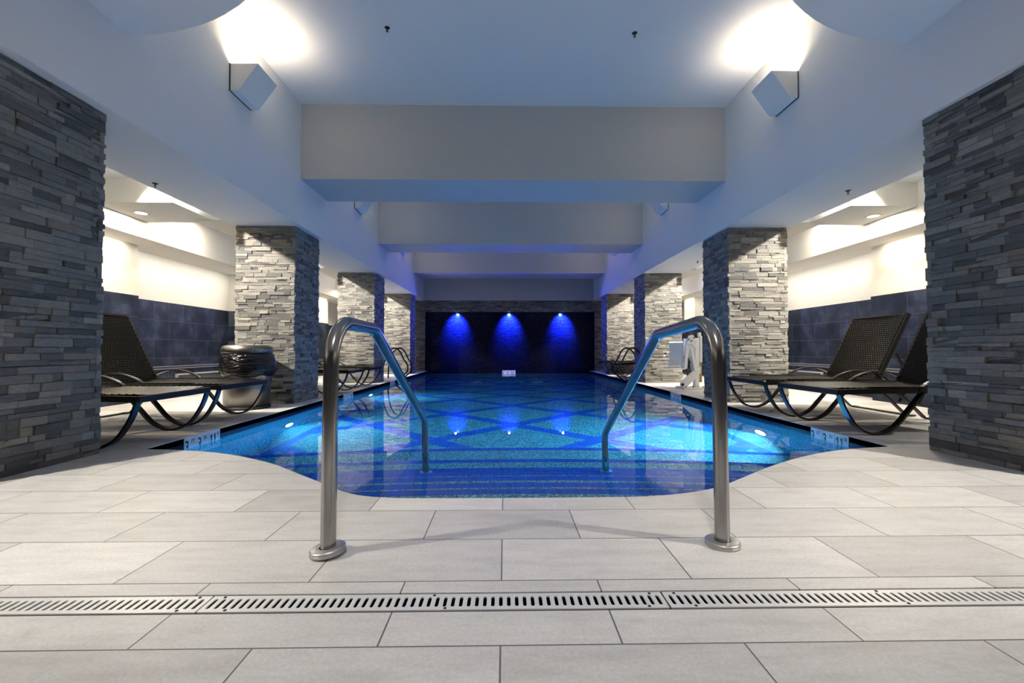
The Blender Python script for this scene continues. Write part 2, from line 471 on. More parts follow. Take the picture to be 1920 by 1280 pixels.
# wall under the coping at the front curve
for (a, b), (c, d) in zip(EC, EC[1:]):
    st.quad((a, b - .012, -.004), (c, d - .012, -.004), (c, d - .012, -.16), (a, b - .012, -.16), 2)
    st.quad((a, b - .012, -.16), (c, d - .012, -.16), (c, d - .012, PF), (a, b - .012, PF), 0)
st.build('pool_steps', [MT['pool_plaster'], MT['nosing_mosaic'], MT['navy_band_front']], label='curved underwater entry steps edged in cobalt mosaic', cat='pool steps', kind='structure')

# water body
wm = MB(); n = len(EC); wb = PD - .02; ov = .006
top = [(x, y - .012 - ov, WZ) for x, y in EC] + [(PR + ov, YE + .02, WZ), (PL - ov, YE + .02, WZ)]
top[0] = (PL - ov, top[0][1], WZ); top[n - 1] = (PR + ov, top[n - 1][1], WZ)
bot = [(x, y, wb) for x, y, z in top]; k = len(top)
wm.v = top + bot + [(x, YE + .02, WZ) for x, y, z in top[1:n - 1]] + [(x, YE + .02, wb) for x, y, z in top[1:n - 1]]
far_t = [k - 1] + [2 * k + i for i in range(n - 2)] + [k - 2]
far_b = [2 * k - 1] + [2 * k + n - 2 + i for i in range(n - 2)] + [2 * k - 2]
def wf(*f): wm.f.append(f); wm.m.append(0); wm.sm.append(False); wm.t.append(.5)
for i in range(n - 1):
    wf(i, i + 1, far_t[i + 1], far_t[i]); wf(k + i, far_b[i], far_b[i + 1], k + i + 1)
    wf(i, k + i, k + i + 1, i + 1); wf(far_t[i], far_t[i + 1], far_b[i + 1], far_b[i])
wf(n - 1, k + n - 1, far_b[-1], far_t[-1]); wf(0, far_t[0], far_b[0], k)
wm.fixn = True
wm.build('pool_water', MT['pool_water'], label='calm clear blue water filling the indoor pool', cat='water', kind='stuff')

# ------------------------------------------------------------------ setting: walls, ceiling, beams
def struct(name, mb, m, label, cat): return mb.build(name, m, label=label, cat=cat, kind='structure')
DZ = 1.512
PILY = [(.2, 1.1), (2.0, 2.95), (5.3, 6.26), (8.75, 9.6), (12.2, 12.93)]
for side, X, s in (('left', WL, 1), ('right', WR, -1)):
    w = MB()
    xo = X - s * .2
    w.box(min(X, xo), max(X, xo), YB, YE + .2, DZ, 3.2, 0)
    xi = X + s * .012
    w.box(min(xi, xo), max(xi, xo), YB, YE + .2, -.05, DZ, 1)
    for a, b in PILY:
        xp = X + s * .28; xq = X + s * .295
        w.box(min(X - s * .05, xp), max(X - s * .05, xp), a, b, DZ, 2.4, 0)
        w.box(min(X - s * .05, xq), max(X - s * .05, xq), a - .01, b + .01, -.05, DZ, 1)
    struct('wall_' + side, w, [MT['cream_paint'], MT['slate_tile']], f'{side} aisle wall, cream paint over blue slate tile', 'wall')
    b_ = MB(); xf = X + s * .71
    b_.box(min(X, xf), max(X, xf), YB, YE, 2.23, 2.80)
    for k in range(-2, 4):
        y0 = 5.09 + 3.6445 * k
        xa = -4.07 if s > 0 else 4.33
        b_.box(min(xf, xa), max(xf, xa), max(y0, YB + .01), y0 + .81, SOF + .004, 2.80)
        xm_ = xa + s * .20
        b_.box(min(xa, xm_), max(xa, xm_), max(y0, YB + .01), y0 + .70, SOF + .004, 2.80)  # added baffle, puts the visible box side in shade
        xe = (OL if s > 0 else OR) + s * .002
        b_.box(min(xa, xe), max(xa, xe), max(y0 + .68, YB + .01), y0 + 2.45, SOF + .004, 2.80)  # strip stops short, leaving an added slot for the accent beam
    struct('ceiling_bulkhead', b_, MT['cream_paint'], f'cream ceiling bulkhead boxing with added light baffles above the {side} aisle', 'bulkhead')
    # silver rail strip and wall grille
    t = MB(); xs_ = X + s * .012
    for a, b in ((YB, PILY[0][0]), (PILY[0][1], PILY[1][0]), (PILY[1][1], PILY[2][0]), (PILY[2][1], PILY[3][0]), (PILY[3][1], PILY[4][0]), (PILY[4][1], YE)):
        t.box(min(xs_, xs_ + s * .02), max(xs_, xs_ + s * .02), a, b, .425, .445); t.box(min(xs_, xs_ + s * .02), max(xs_, xs_ + s * .02), a, b, .46, .48)
    for a, b in PILY:
        xq = X + s * .295
        t.box(min(xq, xq + s * .02), max(xq, xq + s * .02), a - .03, b + .03, .425, .445); t.box(min(xq, xq + s * .02), max(xq, xq + s * .02), a - .03, b + .03, .46, .48)
    struct('trim_2' if s > 0 else 'trim_3', t, MT['trim_silver'], f'silver double rail strip low on the {side} wall', 'trim')
    # long beam
    lb = MB(); xi, xo2 = (BL, OL - .01) if s > 0 else (BR, OR + .01)
    lb.box(min(xi, xo2), max(xi, xo2), YB, YE + .2, SOF, ZC + .05)
    struct('ceiling_beam', lb, MT['white_paint'], f'long white ceiling beam over the {side} row of columns', 'beam')
c = MB(); c.box(BL - .1, BR + .1, YB, YE + .2, ZC, ZC + .15); c.box(WL - .1, OL, YB, YE + .2, 2.74, 2.9); c.box(OR, WR + .1, YB, YE + .2, 2.74, 2.9)
struct('ceiling', c, MT['white_paint'], 'white ceiling above the pool and its aisles', 'ceiling')
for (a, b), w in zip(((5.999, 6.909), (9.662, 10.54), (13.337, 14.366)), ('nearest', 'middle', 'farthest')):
    struct('cross_beam', MB().box(BL - .02, BR + .02, a, b, ZB, ZC + .02), MT['mid_grey'], f'{w} of the three white cross beams over the pool', 'beam')
struct('end_header', MB().box(BL - .02, BR + .02, 15.10, YE + .2, SOF, ZC + .02), MT['mid_grey'], 'grey white header above the stone end wall', 'header')
struct('wall_back', MB().box(WL - .2, WR + .2, YB - .2, YB, -.05, ZC + .1), MT['dark_paint'], 'plain wall behind the viewer', 'wall')
# curved dropped soffits near the viewer
for side, cx, s in (('left', BL - .1, 1), ('right', BR + .1, -1)):
    cy, rx, ry = 1.0, 2.18, 2.27
    pts = [(cx + s * rx * math.cos(a), cy + ry * math.sin(a)) for a in [-PI / 2 + PI * k / 48 for k in range(49)]]
    mb = MB(); mb.prism(pts, 'z', ZB, ZB + .16)
    struct('ceiling_soffit', mb, MT['white_paint'], f'rounded dropped soffit at the top {side} of the hall', 'soffit')

# ------------------------------------------------------------------ ledge stone
def stones(mb, P, u0, u1, z0, z1, rnd, hole=None, mean=.19):
    """P(u, d, z): point on the face; d = how far out"""
    z = z0; row = 0
    while z < z1 - .004:
        h = min(rnd.choice((.026, .034, .038, .042, .046, .056)), z1 - z)
        if z1 - z - h < .02: h = z1 - z
        u = u0 + (0 if row % 2 else -rnd.uniform(0, .1))
        while u < u1 - .004:
            L = rnd.uniform(.07, .23) if rnd.random() < .85 else rnd.uniform(.22, .34)
            a, b = max(u, u0), min(u + L, u1)
            if u1 - b < .04: b = u1
            u = b if b > u else u + L
            if b - a < .01: continue
            segs = [(a, b)]
            if hole and z + h > hole[2] and z < hole[3]:
                if a < hole[1] and b > hole[0]:
                    segs = []
                    if a < hole[0]: segs.append((a, hole[0]))
                    if b > hole[1]: segs.append((hole[1], b))
            for a2, b2 in segs:
                if b2 - a2 < .008: continue
                d = rnd.choice((0, .003, .006, .010, .014, .02)) + rnd.uniform(-.002, .003)
                j = lambda: rnd.uniform(-.0045, .0045)
                g = .0008; e = .0035
                o = [(a2 + g, z + g), (b2 - g, z + g), (b2 - g, z + h - g), (a2 + g, z + h - g)]
                k = [(a2 + g + e, z + g + e), (b2 - g - e, z + g + e), (b2 - g - e, z + h - g - e), (a2 + g + e, z + h - g - e)]
                vs = [P(p, -.03, q) for p, q in o] + [P(p, d - .002, q) for p, q in o] + [P(p, d + j(), q) for p, q in k]
                t = rnd.random()
                tone = .05 + .25 * rnd.random() if t < .28 else .35 + .25 * rnd.random() if t < .68 else .6 + .2 * rnd.random() if t < .9 else .82 + .18 * rnd.random()
                mb.add(vs, [(8, 9, 10, 11)] + [(4 + i, 4 + (i + 1) % 4, 8 + (i + 1) % 4, 8 + i) for i in range(4)] + [(i, (i + 1) % 4, 4 + (i + 1) % 4, 4 + i) for i in range(4)], 0, False, tone)
        z += h; row += 1

def column(x0, x1, y0, y1, label, seed):
    rnd = random.Random(seed); mb = MB(); i = .02
    xa, xb, ya, yb = x0 + i, x1 - i, y0 + i, y1 - i
    mb.box(xa, xb, ya, yb, 0, SOF + .01, 0, .1)
    stones(mb, lambda u, d, z: (u, ya - d, z), xa - .008, xb + .008, 0, SOF, rnd)          # faces the viewer
    stones(mb, lambda u, d, z: (xb + d, u, z), ya - .008, yb + .008, 0, SOF, rnd)
    stones(mb, lambda u, d, z: (xa - d, -u + ya + yb, z), ya - .008, yb + .008, 0, SOF, rnd)
    stones(mb, lambda u, d, z: (-u + xa + xb, yb + d, z), xa - .008, xb + .008, 0, SOF, rnd, mean=.3)
    return mb.build('stone_column', MT['ledge_stone'], label=label, cat='column', kind='structure', tone=True)
WHICH = ('nearest', 'second', 'third', 'farthest')
for k, (a, b) in enumerate(COLY):
    column(OL, XL, a, b, f'{WHICH[k]} ledge stone column on the left side of the pool', 11 + k)
    column(XR, OR, a, b, f'{WHICH[k]} ledge stone column on the right side of the pool', 31 + k)
# end wall: ledge stone frame around the dark glass tile
ew = MB(); rnd = random.Random(77)
ew.box(WL - .2, WR + .2, YE, YE + .2, -.05, 2.9, 0, .2)
HX0, HX1, HZ = -2.775, 3.125, 2.05
stones(ew, lambda u, d, z: (u, YE - d, z), -4.2, 4.5, 0, SOF, rnd, hole=(HX0, HX1, -1, HZ))
ew.build('wall_end', MT['ledge_stone'], label='stacked ledge stone end wall framing the dark tile panel', cat='wall', kind='structure', tone=True)
struct('tile_panel', MB().box(HX0, HX1, YE - .004, YE + .01, -.16, HZ), MT['glass_wall_tile'], 'dark navy glass tile panel on the far end wall', 'tile panel')

# ------------------------------------------------------------------ lamps
def area(name, loc, size, power, col, rot=(0, 0, 0), spread=PI, shape='DISK', sy=None):
    l = bpy.data.lights.new(name, 'AREA'); l.shape = shape; l.size = size
    if sy: l.size_y = sy
    l.energy = power; l.color = col; l.spread = spread
    o = bpy.data.objects.new(name, l); C.objects.link(o); o.location = loc; o.rotation_euler = rot
    return o
def spot(name, loc, power, col, tgt, ang, blend=.5, rad=.03):
    l = bpy.data.lights.new(name, 'SPOT'); l.energy = power; l.color = col; l.spot_size = ang; l.spot_blend = blend; l.shadow_soft_size = rad
    o = bpy.data.objects.new(name, l); C.objects.link(o); o.location = loc
    d = Vector(tgt) - Vector(loc); o.rotation_euler = d.to_track_quat('-Z', 'Y').to_euler(); return o

WARM = (1, .925, .805); WARM2 = (1, .83, .60)
P_BAY, P_WASH, P_SC, P_FRONT, P_POOL, P_COF = 500, 24, 9.0, 28, 250, 18
for s, xm, xw in ((1, -4.092, -4.56), (-1, 4.352, 4.74)):
    for k in range(-1, 3):
        yl = 4.35 + 3.6445 * k - (.2 if k < 0 else 0)
        spot('accent_lamp', (xm, yl, 2.682), P_BAY, WARM, (xm + s * .92, yl + 1.65, 1.40), math.radians(88),   .5, .02)
        area('coffer_fill', (xm - s * .42, yl - 1.5, 2.73), .12, P_COF, WARM)  # added fill lamp without a fixture, brightens aisle walls and floor
        if k < 0: continue
        area('wash_lamp', (xw, 5.49 + 3.6445 * k, SOF - .004), .12, P_WASH, WARM2)
for s, xw in ((1, -5.06), (-1, 5.19)):
    for y, L, p, c in ((5.75, .5, 5.0, WARM2), (7.5, 2.3, 13, WARM), (9.2, .5, 5.0, WARM2), (10.9, 2.4, 13, WARM), (12.56, .5, 5.0, WARM2), (4.1, 2.0, 12, WARM)):
        area('wall_wash', (xw, y, 2.222), .05, p, c, (0, s * .55, 0), 2.4, 'RECTANGLE', L)
# recessed cans that show under the boxes
dl = thing('recessed_downlight', 'glowing recessed downlight in the left aisle ceiling near the first gap', 'ceiling light', (-4.56, 5.49, SOF), 0, 'recessed aisle downlights')
MB().lathe([(.062, -.002), (.085, -.006), (.09, 0.004)], 0, 0, 32).build('trim_ring', MT['sconce_white'], dl)
MB().lathe([(.0, 0.003), (.062, 0.003)], 0, 0, 32).build('lens', MT['lens_warm'], dl)
dup(dl, (4.74, 5.49, SOF), 0, 'glowing recessed downlight in the right aisle ceiling near the first gap')

# wall sconces: wedge boxes that shine upward
def sconce(x, s, y, label, first=None):
    if first: return dup(first, (x, y, 3.39), 0 if s > 0 else PI, label)
    t = thing('wall_sconce', label, 'wall light', (x, y, 3.39), 0, 'wedge wall sconces under the ceiling')
    L, H, D0, D1, w = .375, .28, .09, .29, .008
    b = MB()
    h = L / 2
    # outer shell: two trapezoid ends, slanted front, bottom
    for y0, y1 in ((-h, -h + w), (h - w, h)):
        b.prism([(.012, 0), (D0, 0), (D1, H), (.012, H)], 'y', y0, y1)
    b.prism([(D0 - w, 0), (D0, 0), (D1, H), (D1 - w, H)], 'y', -h + w, h - w)
    b.prism([(.012, 0), (D0 - w, 0), (D0 - w + .004, w), (.012, w)], 'y', -h + w, h - w)
    b.build('shade', MT['sconce_white'], t)
    MB().bevbox(0, .012, -h - .006, h - .0, -.004, H + .002, .002).build('back_plate', MT['black'], t)
    MB().tube([(.11, -.12, .12), (.11, .12, .12)], .012, 10).build('lamp_tube', MT['sconce_glow'], t)
    return t
sc = sconce(BL, 1, 4.625, 'white wedge uplight on the left beam before the nearest cross beam')
sconce(BR, -1, 4.66, 'white wedge uplight on the right beam before the nearest cross beam', sc)
for y, w in ((8.30, 'half hidden just beyond the nearest cross beam'), (11.95, 'barely showing beyond the middle cross beam')):
    sconce(BL, 1, y, f'white wedge uplight on the left beam, {w}', sc)
    sconce(BR, -1, y, f'white wedge uplight on the right beam, {w}', sc)
for y in (.95, 4.64, 8.30, 11.95):
    for X, s in ((BL, 1), (BR, -1)):
        area('sconce_lamp', (X + s * .14, y, 3.60), .20, P_SC, WARM2, (PI, 0, 0), PI * .85, 'RECTANGLE', .33)
area('front_lamp', (.1, -.35, ZC - .03), .35, P_FRONT, (1, .95, .89), spread=PI * .5)

# blue spotlights at the top of the dark panel
for px, w in ((-1.68, 'leftmost'), (.14, 'middle'), (1.965, 'rightmost')):
    t = thing('blue_spotlight', f'{w} of the three blue spotlights above the dark tile wall', 'spotlight', (px, YE - .02, 2.02), 0, 'blue spotlights on the end wall')
    MB().tube(spline([(0, .02, .10), (0, -.15, .12), (0, -.30, .11), (0, -.36, .05)], 5), .010, 8).build('bracket', MT['black'], t)
    h_ = MB().lathe([(.0, .05), (.028, .05), (.034, -.012), (.030, -.012), (.03, -.006)], 0, 0, 20).build('housing', MT['steel'], t)
    n_ = MB().lathe([(.03, -.006), (0, -.006)], 0, 0, 20).build('lens', MT['lens_blue'], t)
    for q_ in (h_, n_): q_.location = (0, -.34, .0); q_.rotation_euler = (math.radians(42), 0, 0)
    spot('spot_lamp', (px, YE - .345, 1.995), 2300, (.035, .09, 1), (px, YE, 1.66), math.radians(86), 1.0, .03)
    spot('spill_lamp', (px, YE - .36, 1.92), 75, (.05, .09, 1), (px, YE - 2.0, 1.2), math.radians(150), .4, .03)

# underwater lights
def pool_light(x, s, y, z, power, lens, label):
    t = thing('pool_light', label, 'pool light', (x, y, z), 0 if s > 0 else PI, 'underwater pool lights')
    def disc(prof, name, m):
        b = MB(); b.lathe(prof, 0, 0, 28); b.v = [(v[2], v[0], v[1]) for v in b.v]; b.fixn = True
        return b.build(name, m, t)
    disc([(.10, 0), (.13, 0.0), (.13, .012), (.115, .016), (.10, .012)], 'trim_ring', MT['steel'])
    disc([(.0, .010), (.10, .010)], 'lens', lens)
    area('pool_lamp', (x + s * .03, y, z), .2, power, (.31, .80, 1), (0, -s * PI / 2 + s * .45, 0), 2.5)
pool_light(PR, -1, 4.95, -.79, P_POOL * 1.3, MT['lens_pool'], 'bright oval underwater light in the right pool wall')
pool_light(PL, 1, 5.46, -.73, P_POOL * .2, MT['lens_pool_dim'], 'dim underwater light in the left pool wall by the trash can')
pool_light(PL, 1, 8.73, -.80, P_POOL * .22, MT['lens_pool'], 'bright small underwater light farther along the left pool wall')

# ------------------------------------------------------------------ handrails
def rail(x, base_y, top, bendz, bx, label, tilt):
    t = thing('pool_handrail', label, 'handrail', (x, base_y, 0), 0, 'stainless handrails at the pool steps')
    pts = [(0, 0, .0), (0, .0, .80 + (top[0] - .8)), (0, top[1] - base_y, top[2]), (0, bx[0] - base_y, bx[1]), (0, 3.565 - base_y, -.678)]
    pts[1] = (0, .02, top[0])
    MB().tube(fillet(pts, [.17, .12, .12], 10), .0272, 24).build('tube', MT['rail_steel'], t)
    f = MB().lathe([(.029, .020), (.056, .020), (.062, .0165), (.0625, .0115), (.059, .0105), (.062, .009), (.063, .0), (.03, 0)], 0, 0, 40).build('base_flange', MT['dull_zinc'], t)
    f.rotation_euler = tilt; f.location = (0, 0, .0 if not any(tilt) else .008)
    MB().lathe([(.028, .012), (.045, .010), (.05, 0)], 0, 3.565 - base_y, 24, z0=-.678).build('step_flange', MT['dull_zinc'], t)
rail(-.642, 1.60, (.850, 2.14, .842), 0, (3.50, .165), 'left stainless handrail rising from the deck into the pool', (0, -.10, 0))
rail(.824, 1.65, (.868, 2.34, .822), 0, (3.60, .04), 'right stainless handrail rising from the deck into the pool', (0, 0, 0))

# ------------------------------------------------------------------ drain grates
def grate():
    g = MB(); y0, y1, z = 0, .080, 0; L = 1.346; n = 57; p = (L - .012) / n
    def loop(cx, cy, w, h, k=3):
        r = w / 2; pts = []
        for qx, qy, a0 in ((1, 1, 0), (-1, 1, PI / 2), (-1, -1, PI), (1, -1, 1.5 * PI)):
            for i in range(k): 
                a = a0 + PI / 2 * i / (k - 1); pts.append((cx + qx * (w / 2 - r) + r * math.cos(a), cy + qy * (h / 2 - r) + r * math.sin(a)))
        return pts
    for i in range(n):
        xa = .006 + i * p; xb = xa + p; cx = (xa + xb) / 2
        inn = loop(cx, .040, .0105, .050)
        # matching points on the cell border
        o = []
        for j, (u, v) in enumerate(inn):
            q = j // 3; k = j % 3
            o.append([((xb, .055), (xb, y1), (cx, y1)), ((cx, y1), (xa, y1), (xa, .055)), ((xa, .025), (xa, y0), (cx, y0)), ((cx, y0), (xb, y0), (xb, .025))][q][k])
        m_ = len(inn)
        vs = [(u, v, z) for u, v in o] + [(u, v, z) for u, v in inn] + [(u, v, z - .004) for u, v in inn]
        fs = [(j, (j + 1) % m_, m_ + (j + 1) % m_, m_ + j) for j in range(m_)] + [(m_ + j, m_ + (j + 1) % m_, 2 * m_ + (j + 1) % m_, 2 * m_ + j) for j in range(m_)]
        g.add(vs, fs)
    g.quad((0, y0, 0), (.006, y0, 0), (.006, y1, 0), (0, y1, 0)); g.quad((L - .006, y0, 0), (L, y0, 0), (L, y1, 0), (L - .006, y1, 0))
    for a, b, c_, d in (((0, y0), (L, y0), 0, 0), ((L, y0), (L, y1), 0, 0), ((L, y1), (0, y1), 0, 0), ((0, y1), (0, y0), 0, 0)):
        g.quad((*a, 0), (*a, -.004), (*b, -.004), (*b, 0))
    return g
GL = 'perforated white drain grate across the deck'
gx = [-2.224, -.873, .478, 1.829]
lab = ['slotted metal drain grate at the left edge of the picture', 'slotted metal drain grate in front of the left handrail', 'slotted metal drain grate in front of the right handrail', 'slotted metal drain grate at the right edge of the picture']
g0 = thing('drain_grate', lab[0], 'drain grate', (gx[0], 1.2565, -.001), 0, 'drain grates in a line across the deck')
grate().build('slotted_plate', MT['grate_steel'], g0)
for sx_, sy_ in ((.035, .073), (.66, .073), (1.311, .073), (.075, .008), (.70, .008), (1.29, .008)):
    MB().lathe([(0, .0015), (.0035, .0015), (.005, 0)], sx_, sy_, 10).build('screw', MT['black'], g0)
for x_, l_ in zip(gx[1:], lab[1:]): dup(g0, (x_, 1.2565, -.001), 0, l_)

# ------------------------------------------------------------------ depth markers
def text_mesh(body, size):
    cu = bpy.data.curves.new('t', 'FONT'); cu.body = body; cu.size = size; cu.offset = .0; cu.extrude = 0; cu.fill_mode = 'FRONT'
    cu.offset = size * .02; cu.space_character = .92
    o = bpy.data.objects.new('t', cu); C.objects.link(o)
    dg = bpy.context.evaluated_depsgraph_get(); me = bpy.data.meshes.new_from_object(o.evaluated_get(dg))
    bpy.data.objects.remove(o); bpy.data.curves.remove(cu)
    return me
def poly_mesh(polys):
    me = bpy.data.meshes.new('t'); vs = []; fs = []
    for p in polys:
        fs.append(tuple(range(len(vs), len(vs) + len(p)))); vs += [(x, y, 0) for x, y in p]
    me.from_pydata(vs, [], fs); return me
def ones(h):
    ps = []
    for x in (0, .62 * h):
        ps += [[(x + .16 * h, 0), (x + .38 * h, 0), (x + .38 * h, h), (x + .22 * h, h), (x + .16 * h, .9 * h)], [(x, .66 * h), (x + .16 * h, .70 * h), (x + .16 * h, .9 * h), (x + .10 * h, .85 * h), (x, .82 * h)]]
    return poly_mesh(ps)
def em(h):
    w = .95 * h; t = .2 * h
    return poly_mesh([[(0, 0), (t, 0), (t, h), (0, h)], [(w - t, 0), (w, 0), (w, h), (w - t, h)], [(t, h), (t, h - .3 * h), (w / 2, .12 * h), (w / 2, .42 * h)], [(w - t, h), (w / 2, .42 * h), (w / 2, .12 * h), (w - t, .7 * h)]])
BIG = {'3': text_mesh('3', .135), '11': ones(.096)}; SML = {'FT': text_mesh('FT', .062), 'IN': text_mesh('IN', .062), 'M': em(.044)}
def textpart(me, name, parent, x, z):
    o = bpy.data.objects.new(name, me); C.objects.link(o); o.parent = parent
    if not me.materials: me.materials.append(MT['marker_ink'])
    xs = [v.co.x for v in me.vertices]; x0 = min(xs)
    o.location = (x - x0 * 1, -.0065, z); o.rotation_euler = (PI / 2, 0, 0); return o
def marker(loc, rz, label):
    """local +x runs along the writing, local -y faces the reader"""
    t = thing('depth_marker', label, 'depth marker', loc, rz, 'white depth markers on the waterline')
    for k, (a, b) in enumerate((('3', 'FT'), ('3', 'IN'), ('11', 'M'))):
        p = MB().bevbox(k * .153 + .0015, k * .153 + .1515, -.006, .004, -.152, -.002, .002).build('marker_tile', MT['marker_white'], t)
        textpart(BIG[a], 'numeral', p, k * .153 + .012, -.122).scale = (.74 if a == '3' else .78, 1.0, 1)
        textpart(SML[b], 'unit_letters', p, k * .153 + (.085 if a == '3' else .105), -.058).scale = (.68, .78 if b != 'M' else .85, 1)
    return t
mk = marker((PR, 4.13, 0), -PI / 2, 'white depth marker at the near end of the right pool edge')
# scale fix of long letters happens inside marker
dup2 = lambda loc, rz, label: marker(loc, rz, label)
dup2((PL, 3.695, 0), PI / 2, 'white depth marker at the near end of the left pool edge')
dup2((PL, 7.28, 0), PI / 2, 'white depth marker on the left edge beside the second column')
dup2((PL, 10.23, 0), PI / 2, 'small white depth marker far along the left pool edge')
dup2((PR, 7.67, 0), -PI / 2, 'white depth marker on the right edge below the pool lift')
dup2((-.10, YE - .004, .02), 0, 'white depth marker at the waterline of the dark end wall')

# ------------------------------------------------------------------ sun loungers
# local: +x from foot to head, y across, foot at x=0
def woven(L, W, nu, nv, A=.0035, sub=4):
    b = MB(); NU, NV = nu * sub, nv * sub
    vs = []
    for i in range(NU + 1):
        for j in range(NV + 1):
            u = i / sub; v = j / sub
            edge = min(1, min(j, NV - j) / (sub * 1.0))
            sag = -.018 * (1 - (2 * j / NV - 1) ** 2)
            ri = min(int(u), nu - 1); hb = math.sin(PI * (u - ri)) * abs(math.sin(PI * (v + .5 * (ri % 2)))) ** .8
            vs.append((L * i / NU, -W / 2 + W * j / NV, A * hb * 1.6 + sag))
    fs = [(i * (NV + 1) + j, (i + 1) * (NV + 1) + j, (i + 1) * (NV + 1) + j + 1, i * (NV + 1) + j + 1) for i in range(NU) for j in range(NV)]
    b.add(vs, fs, 0, True)
    # underside
    b.quad((0, -W / 2, -.03), (0, W / 2, -.03), (L, W / 2, -.03), (L, -W / 2, -.03))
    return b
LW = .78; HS = .40
def make_lounger(loc, rz, label, group):
    t = thing('sun_lounger', label, 'sun lounger', loc, rz, group)
    fr = MT['bronze_frame']
    seat = woven(1.24, LW - .05, 46, 22).build('seat', MT['woven_resin'], t); seat.location = (.02, 0, HS + .005)
    back = MB()
    wv = woven(.82, LW - .05, 31, 22)
    back = wv.build('backrest', MT['woven_resin'], t); back.location = (1.245, 0, HS + .0); back.rotation_euler = (0, -math.radians(64), 0)
    bf = MB()
    for s in (-1, 1):
        bf.box(-.01, .835, s * (LW / 2 - .012) - .012, s * (LW / 2 - .012) + .012, -.045, -.002)
    bf.box(.812, .835, -LW / 2 + .003, LW / 2 - .003, -.045, -.002)
    bf = bf.build('back_frame', fr, back)
    # side rails with foot bar
    fm = MB()
    for s in (-1, 1):
        y = s * (LW / 2)
        fm.strap([(0.0, y, HS - .03), (.3, y, HS - .022), (1.0, y, HS - .018), (1.55, y, HS - .03)], (0, 0, 1), .045, .022)
        fm.strap([(.28, y - s * 0.0, HS + .012), (1.30, y, HS + .010)], (0, 1, 0), .03, .012)
    fm.bevbox(-.012, .02, -LW / 2 - .012, LW / 2 + .012, HS - .055, HS - .005, .004)
    fm.bevbox(1.52, 1.55, -LW / 2, LW / 2, HS - .05, HS - .01, .004)
    fm.build('frame', fr, t)
    for s in (-1, 1):
        y = s * (LW / 2)
        MB().strap(spline([(.005, y, HS - .03), (.06, y, .22), (.17, y, .065), (.33, y, .007), (.49, y, .065), (.62, y, .20), (.76, y, HS - .035)], 6), (0, 1, 0), .05, .018).build('front_leg', fr, t)
        MB().strap(spline([(.72, y, HS - .02), (.83, y, HS + .055), (1.0, y, HS + .105), (1.2, y, HS + .09), (1.42, y, HS - .03)], 6), (0, 1, 0), .04, .014).build('armrest', fr, t)
        MB().strap(fillet([(1.18, y, HS - .03), (1.42, y, .16), (1.57, y, .012), (1.66, y, .012)], .06, 5), (0, 1, 0), .045, .014).build('rear_leg', fr, t)
        MB().strap(fillet([(1.60, y, .012), (1.50, y, .16), (1.62, y, HS - .0), (1.46, y, HS + .30)][1:], .05, 4), (0, 1, 0), .03, .012).build('back_strut', fr, t)
    MB().bevbox(1.60, 1.645, -LW / 2, LW / 2, .004, .018, .003).build('floor_bar', fr, t)
    return t
GRP = 'woven sun loungers beside the pool'
l0 = make_lounger((2.87, 4.115, 0), 0.02, 'woven lounger on the right deck nearest the viewer, partly behind the column', GRP)
dup(l0, (2.86, 5.15, 0), -.01, 'woven lounger on the right deck, raised back fully showing before blue tile')
dup(l0, (2.88, 11.45, 0), 0, 'far right lounger between the columns, nearer of the two beyond the lift')
dup(l0, (2.90, 12.95, 0), 0, 'farthest lounger on the right, against the last stone column')
dup(l0, (-2.74, 3.69, 0), PI + .02, 'woven lounger on the left deck nearest the viewer, head hidden by column')
dup(l0, (-2.78, 4.70, 0), PI - .02, 'woven lounger on the left deck beside the steel trash can')
dup(l0, (-2.58, 7.60, 0), PI, 'far left lounger seen under the handrail, nearer of the two')
dup(l0, (-2.60, 8.80, 0), PI, 'far left lounger seen under the handrail, farther of the two')

# ------------------------------------------------------------------ trash can
t = thing('trash_can', 'round stainless trash can with black bag beside the left column', 'trash can', (-3.285, 5.60, 0))
MB().lathe([(.0, .03), (.262, .03), (.262, .66), (.255, .66)], 0, 0, 48).build('body', MT['brushed_can'], t)
MB().lathe([(.25, 0), (.268, 0), (.268, .035), (.26, .036)], 0, 0, 48).build('base_ring', MT['black'], t)
MB().lathe([(.272, .695), (.288, .70), (.292, .73), (.285, .765), (.262, .79), (.225, .80), (.19, .795), (.175, .77), (.17, .70)], 0, 0, 48).build('lid_ring', MT['brushed_can'], t)
bg = MB(); n = 72; rr = random.Random(3); ph = [rr.uniform(0, 6.28) for _ in range(8)]
prof = [(.275, .70), (.287, .68), (.292, .62), (.30, .56), (.305, .50), (.295, .44), (.272, .415), (.262, .425)]
vs = []
for i, (r, z) in enumerate(prof):
    for k in range(n):
        a = 2 * PI * k / n; w = 0 if i in (0, 7) else .006
        bulge = .055 * max(0, math.cos(a + .35)) ** 3 * math.sin(PI * min(1, i / 6.5)) 
        zz = z + (.012 * math.sin(5 * a + ph[1]) + .02 * max(0, math.cos(a + PI)) if i in (5, 6) else 0)
        vs.append(((r + bulge + w * (math.sin(9 * a + 2.2 * i + ph[0]) + .8 * math.sin(17 * a - 1.7 * i + ph[2]) + .5 * math.sin(31 * a + ph[3] + i))) * math.cos(a),
                   (r + bulge * .4 + w * (math.sin(9 * a + 2.2 * i + ph[0]) + .8 * math.sin(17 * a - 1.7 * i + ph[2]) + .5 * math.sin(31 * a + ph[3] + i))) * math.sin(a), zz))
bg.add(vs, [(i * n + k, i * n + (k + 1) % n, (i + 1) * n + (k + 1) % n, (i + 1) * n + k) for i in range(len(prof) - 1) for k in range(n)], 0, True)
bg.build('bag', MT['black_bag'], t)
MB().box(-.075, -.045, -.294, -.286, .715, .720).build('lid_slot', MT['black'], t)

